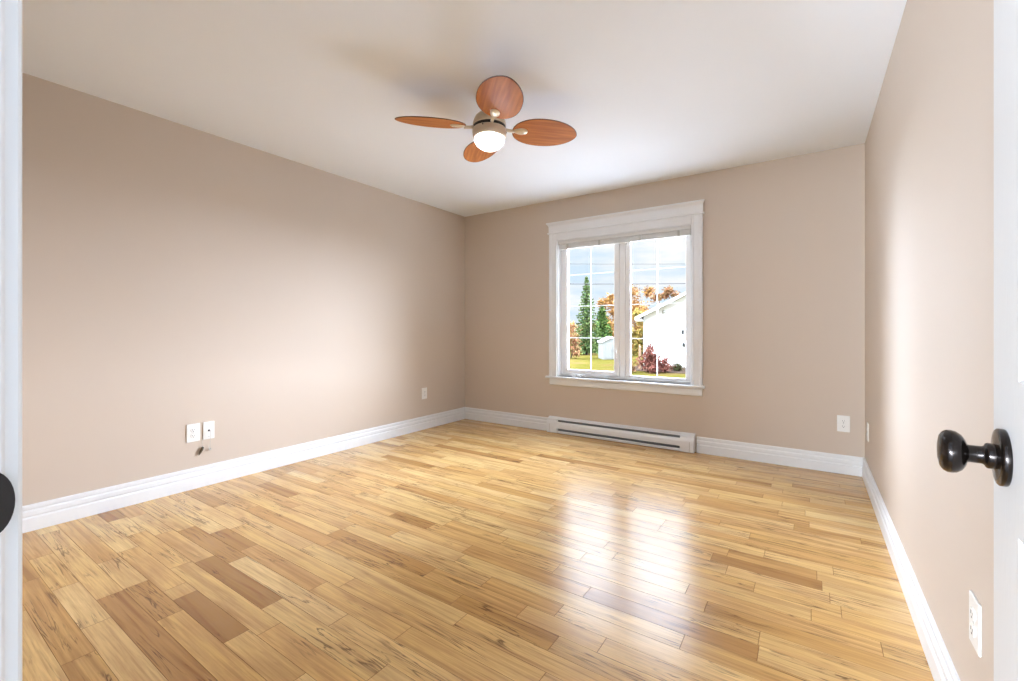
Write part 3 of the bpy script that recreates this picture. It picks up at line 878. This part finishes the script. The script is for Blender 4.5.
MB().box(JX0 - 0.076, JX1 + 0.076, YF, YF + 0.017, 2.05, 2.12, 0.002).build('casing', M_TRIM, th)

# ------------------------------------------------------------------ garden outside
g = MB()
nx, ny = 40, 40
vs = [[g.bm.verts.new((-75 + 150 * i / nx, -30 + 120 * j / ny, GZ)) for j in range(ny + 1)] for i in range(nx + 1)]
for i in range(nx):
    for j in range(ny):
        g.bm.faces.new([vs[i][j], vs[i + 1][j], vs[i + 1][j + 1], vs[i][j + 1]])
struct(g.build('ground_lawn', M_LAWN))

tr = MB(); tr.box(-12, 9, YB + T + 0.05, 15.0, GZ - 0.1, GZ + 0.03, 0.01)  # slab hidden below the sill, added to bounce skylight onto the ceiling
struct(tr.build('ground_bounce_slab', M_BOUNCE))

def leaf(mb, p, size, rnd, flat=0.0):
    n = Vector((rnd.gauss(0, 1), rnd.gauss(0, 1), rnd.gauss(0, 1) + flat)).normalized()
    u = n.orthogonal().normalized()
    a = rnd.uniform(0, 2 * PI)
    u = (Matrix.Rotation(a, 3, n) @ u); w = n.cross(u)
    s = size * rnd.uniform(0.6, 1.3)
    q = [p + u * s, p + w * s * 0.45 + n * s * 0.12, p - u * s, p - w * s * 0.45 + n * s * 0.12]
    mb.bm.faces.new([mb.bm.verts.new(c) for c in q])

def spruce(name, loc, h, rbase, m, label, seed, group=None, whorls=26, dens=1.0, bare=0.06, power=0.85, lsize=0.13):
    rnd = random.Random(seed)
    t = tag(empty(name, loc), label, 'tree', group)
    MB().tube([(0, 0, 0), (0.02, 0, h * 0.4), (0, 0.02, h * 0.97)], [0.16 * h / 8, 0.10 * h / 8, 0.015], 10).build('trunk', M_BARK, t)
    mb = MB()
    for k in range(whorls):
        f = k / (whorls - 1)
        z = h * (bare + (0.985 - bare) * f)
        L = rbase * (1 - f) ** power + 0.06
        nb = max(5, int(11 - 4 * f))
        a0 = rnd.uniform(0, 6.28)
        for b in range(nb):
            a = a0 + 2 * PI * b / nb + rnd.uniform(-0.2, 0.2)
            Lb = L * rnd.uniform(0.75, 1.1)
            steps = max(4, int(Lb / 0.16 * dens))
            for s in range(steps):
                u = (s + 0.6) / steps
                zz = z - 0.30 * Lb * u + 0.14 * Lb * u * u
                wdt = 0.26 * Lb * (1 - u) * 0.8 + 0.07
                for q in range(3):
                    off = rnd.uniform(-1, 1) * wdt
                    p = Vector((math.cos(a) * Lb * u - math.sin(a) * off, math.sin(a) * Lb * u + math.cos(a) * off, zz - abs(off) * 0.25 + rnd.uniform(-0.05, 0.05)))
                    leaf(mb, p, lsize, rnd, 0.9)
    for k in range(14):
        leaf(mb, Vector((rnd.uniform(-.05, .05), rnd.uniform(-.05, .05), h * (0.96 + 0.05 * k / 14))), 0.08, rnd)
    mb.build('foliage', m, t)
    return t

def branches(mb, p, d, L, r, depth, rnd, tips):
    pts = [p]; rads = [r]
    q = p.copy(); dd = d.copy()
    for k in range(4):
        dd = (dd + Vector((rnd.gauss(0, .12), rnd.gauss(0, .12), rnd.gauss(0.03, .08)))).normalized()
        q = q + dd * (L / 4); pts.append(q.copy()); rads.append(r * (1 - 0.13 * (k + 1)))
    mb.tube(pts, rads, 6)
    tips.append(q)
    if depth > 0:
        for k in range(rnd.choice((2, 3, 3))):
            i = rnd.choice((2, 3, 4))
            nd = (dd + Vector((rnd.gauss(0, .55), rnd.gauss(0, .55), rnd.gauss(0.12, .3)))).normalized()
            branches(mb, pts[i].copy(), nd, L * rnd.uniform(.55, .78), rads[i] * 0.62, depth - 1, rnd, tips)

def decid(name, loc, h, rx, rz, m, label, seed, n=2600, group=None, size=0.14, spread=0.55, depth=3, cat='tree', lower=0.0):
    rnd = random.Random(seed)
    t = tag(empty(name, loc), label, cat, group)
    mb = MB(); tips = []
    branches(mb, Vector((0, 0, 0)), Vector((0, 0, 1)), h * 0.42, 0.020 * h, depth, rnd, tips)
    mb.build('trunk', M_BARK, t)
    if n:
        mb = MB()
        blobs = [(Vector((rnd.gauss(0, rx * spread), rnd.gauss(0, rx * spread), h - rz + rnd.uniform(-rz, rz * 0.85))), rnd.uniform(0.28, 0.5) * rx) for _ in range(16)]
        if lower: blobs += [(Vector((rnd.gauss(0, rx * spread), rnd.gauss(0, rx * spread), rnd.uniform(0.1, lower))), rnd.uniform(0.3, 0.5) * rx) for _ in range(9)]
        for k in range(n):
            c, r = rnd.choice(blobs)
            v = Vector((rnd.gauss(0, 1), rnd.gauss(0, 1), rnd.gauss(0, 1))).normalized() * r * min(2.2, abs(rnd.gauss(0.75, 0.45)))
            leaf(mb, c + v, size, rnd)
        mb.build('foliage', m, t)
    return t

spruce('spruce_tree', (-17.59, 38.79, GZ), 7.35, 1.55, M_SPRUCE, 'tall pointed dark green spruce left of the shed', 3, whorls=29, lsize=0.155, power=0.82)
spruce('cedar_tree', (-17.55, 42.5, GZ), 4.75, 1.35, M_EVER, 'shorter bushy evergreen right beside the tall spruce', 5, whorls=22, lsize=0.17, power=0.6)
decid('autumn_bush', (-16.35, 33.0, GZ), 3.0, 0.62, 1.2, M_AUT2, 'rust brown autumn bush at the left edge of the lawn', 8, n=2000, size=0.10, lower=1.2, depth=3, cat='bush')
decid('autumn_tree', (-17.9, 46.8, GZ), 6.4, 1.05, 2.7, M_AUT, 'tall orange autumn tree behind the shed roof', 21, n=4600, size=0.17, lower=2.4)
decid('autumn_tree', (-18.6, 56.0, GZ), 7.8, 2.05, 3.5, M_AUT, 'broad orange and gold tree left of the white house', 14, n=7000, size=0.19, lower=2.8)
decid('autumn_tree', (-13.1, 49.4, GZ), 7.1, 0.9, 2.0, M_AUT2, 'rust brown tree rising behind the sloping roof edge', 33, n=3000, size=0.16)
decid('autumn_tree', (-12.6, 39.9, GZ), 4.4, 1.0, 2.1, M_AUT3, 'yellow green tree close to the left corner of the white house', 41, n=4200, size=0.15, lower=1.8)
decid('bare_tree', (-10.6, 42.9, GZ), 9.0, 0.5, 0.5, M_AUT2, 'bare grey branching tree top above the house roof', 52, n=0, depth=4)
hedge = [(-23.6, 46.5, 3.4, 'low brown thicket far left behind the spruce'), (-24.5, 52.5, 3.6, 'low brown thicket in the gap beside the spruce'), (-24.4, 64.5, 3.6, 'low thicket glimpsed between cedar and orange tree')]
for i, (x, y, h, lab) in enumerate(hedge):
    decid('thicket', (x, y, GZ), h, 1.5, 1.5, M_AUT2 if i % 2 else M_AUT3, lab, 60 + i, n=3200, size=0.2, lower=1.4, depth=2, cat='bush', group='thickets at the end of the lawn')
decid('burning_bush', (-7.15, 24.7, GZ), 1.50, 0.72, 0.66, M_RED, 'deep red bush in front of the white house', 71, n=3400, size=0.075, lower=0.7, depth=3, cat='bush', spread=0.55)
decid('burning_bush', (-8.55, 24.0, GZ), 1.05, 0.36, 0.42, M_AUT2, 'smaller russet bush at the left of the deep red bush', 72, n=1500, size=0.065, lower=0.4, depth=2, cat='bush', spread=0.45)
bd = MB(); bd.prism([(-9.6, 25.4, GZ + 0.002), (-7.6, 24.9, GZ + 0.002), (-5.0, 24.9, GZ + 0.002), (-0.2, 25.3, GZ + 0.002), (0.2, 28.7, GZ + 0.002), (-9.4, 28.7, GZ + 0.002)], (0, 0, 0.03))
struct(bd.build('ground_bed', M_MULCH))
for i, (x, y) in enumerate(((-6.25, 26.0), (-5.45, 26.35), (-4.6, 26.6))):
    decid('low_shrub', (x, y, GZ + 0.03), 0.34 - 0.02 * i, 0.28, 0.14, M_LOWGREEN if i != 1 else M_AUT2, 'low dark shrub along the foot of the white house wall', 80 + i, n=600, size=0.06, lower=0.12, depth=1, cat='bush', group='low shrubs at the foot of the house', spread=0.4)

# pale stake by the bush
ps = MB(); ps.prism([(0.075 * math.cos(a), 0.075 * math.sin(a), 0) for a in [2 * PI * k / 10 for k in range(10)]], (0, 0, 1.36))
ps.lathe([(0.075, 1.36), (0.04, 1.42), (0.0, 1.44)], 10)
o = ps.build('wooden_post', M_POST); o.location = (-8.40, 26.1, GZ)
tag(o, 'pale wooden post standing left of the red bush', 'post')

# neighbour's house: gable end towards us
hs = tag(empty('house', (-9.0, 28.75, GZ)), 'white sided house with a low gable roof seen through the right pane', 'house')
hw_, hl, he, hr = 9.0, 9.0, 3.22, 5.38
mb = MB(); mb.prism([(0, 0, 0), (hw_, 0, 0), (hw_, 0, he), (hw_ / 2, 0, hr), (0, 0, he)], (0, hl, 0))
wl = mb.build('wall', M_SIDING, hs)
mb = MB()
for k in range(24):
    z = 0.2 + k * 0.2
    if z > hr - 0.3: break
    xo = 0 if z < he else (z - he) / (hr - he) * hw_ / 2
    mb.box(xo, hw_ - xo, -0.012, 0.0, z, z + 0.012)
lp = mb.build('lap_lines', M_SIDING, wl)
sl_ = (hr - he) / (hw_ / 2)
ov = 0.42
def slope(x): return he + sl_ * x
mb = MB()
mb.prism([(-ov, 0, slope(-ov) + 0.17), (hw_ / 2, 0, hr + 0.17), (hw_ + ov, 0, slope(-ov) + 0.17), (hw_ + ov, 0, slope(-ov) + 0.08), (hw_ / 2, 0, hr + 0.08), (-ov, 0, slope(-ov) + 0.08)], (0, hl + 2 * ov, 0))
rf = mb.build('roof', M_ROOF, hs); rf.location = (0, -ov, 0)
mb = MB()
mb.prism([(-ov - 0.02, 0, slope(-ov) - 0.06), (-ov - 0.02, 0, slope(-ov) + 0.16), (hw_ / 2, 0, hr + 0.172), (hw_ + ov, 0, slope(-ov) + 0.16), (hw_ + ov, 0, slope(-ov) - 0.06), (hw_ / 2, 0, hr - 0.02)], (0, 0.05, 0))
fa = mb.build('rake_board', M_FASCIA, hs); fa.location = (0, -ov - 0.05, 0)
mb = MB()
mb.prism([(-ov, 0, slope(-ov) + 0.00), (hw_ / 2, 0, hr + 0.0), (hw_ + ov, 0, slope(-ov) + 0.0), (hw_ + ov, 0, slope(-ov) + 0.075), (hw_ / 2, 0, hr + 0.075), (-ov, 0, slope(-ov) + 0.075)], (0, ov, 0))
so = mb.build('soffit', M_SOFFIT, hs); so.location = (0, -ov, 0)
MB().box(-ov, 0.0, -ov, hl, slope(-ov) - 0.10, slope(-ov) + 0.06, 0.01).build('eave_box', M_FASCIA, hs)
for x, z in ((2.45, 2.22), (2.51, 1.44)):
    w_ = MB(); w_.box(x - 0.05, x + 0.05, -0.04, 0.0, z - 0.14, z + 0.14, 0.01); w_.box(x - 0.07, x + 0.07, -0.16, -0.035, z - 0.10, z + 0.09, 0.02)
    w_.build('wall_lamp', M_LAMP_D, hs)
w_ = MB(); w_.lathe([(0.0, 0.0), (0.09, 0.0), (0.11, -0.10), (0.0, -0.12)], 12, 'Y', (1.30, 0, 3.50)); w_.build('floodlight', M_SCREW, hs)
w_ = MB(); w_.box(1.53, 1.69, -0.05, 0.0, 1.22, 1.36, 0.01); w_.build('vent_cover', M_SCREW, hs)
w_ = MB(); w_.box(hw_ - 0.15, hw_ + 0.02, -0.02, 0.15, 0, he); w_.build('corner_board', M_FASCIA, hs)
w_ = MB(); w_.box(-0.02, 0.12, -0.02, 0.15, 0, he - 0.2); w_.build('corner_board', M_FASCIA, hs)

# garden shed
sh = tag(empty('garden_shed', (-13.55, 34.4, GZ), R(34)), 'small white garden shed at the far end of the lawn', 'shed')
mb = MB(); mb.prism([(-0.75, -0.9, 0), (0.75, -0.9, 0), (0.75, -0.9, 1.36), (0, -0.9, 1.72), (-0.75, -0.9, 1.36)], (0, 1.8, 0)); mb.build('wall', M_SHED, sh)
mb = MB(); mb.prism([(-0.85, -1.0, 1.33), (0, -1.0, 1.74), (0.85, -1.0, 1.33), (0.85, -1.0, 1.39), (0, -1.0, 1.81), (-0.85, -1.0, 1.39)], (0, 2.0, 0)); mb.build('roof', M_FASCIA, sh)
for x in (-0.26, 0.26):
    d = MB().box(x - 0.25, x + 0.25, -0.93, -0.90, 0.06, 1.28, 0.008).build('door_leaf', M_SHED, sh)
    s_ = 1 if x > 0 else -1
    MB().box(x - s_ * 0.20 - 0.015, x - s_ * 0.20 + 0.015, -0.96, -0.93, 0.6, 0.78, 0.005).build('handle', M_SHED_D, d)
    MB().box(x - 0.008, x + 0.008, -0.936, -0.929, 0.1, 1.24).build('panel_seam', M_SHED_D, d)

# overhead cables crossing the view
def cable(z0, z1, sag, rad, lab, y0=15.0):
    a, b = Vector((-30, 4.5, z0)), Vector((22, 38.0, z1))
    pts = []
    for k in range(41):
        u = k / 40
        p = a.lerp(b, u); p.z -= 4 * sag * u * (1 - u); pts.append(p)
    o = MB().tube(pts, rad, 6).build('overhead_cable', M_WIRE)
    tag(o, lab, 'cable', 'overhead utility cables')
cable(4.0, 4.6, 1.15, 0.018, 'lower and thicker overhead cable crossing the sky outside the window')
cable(4.9, 5.1, 0.98, 0.009, 'upper thin overhead cable crossing the sky outside the window')
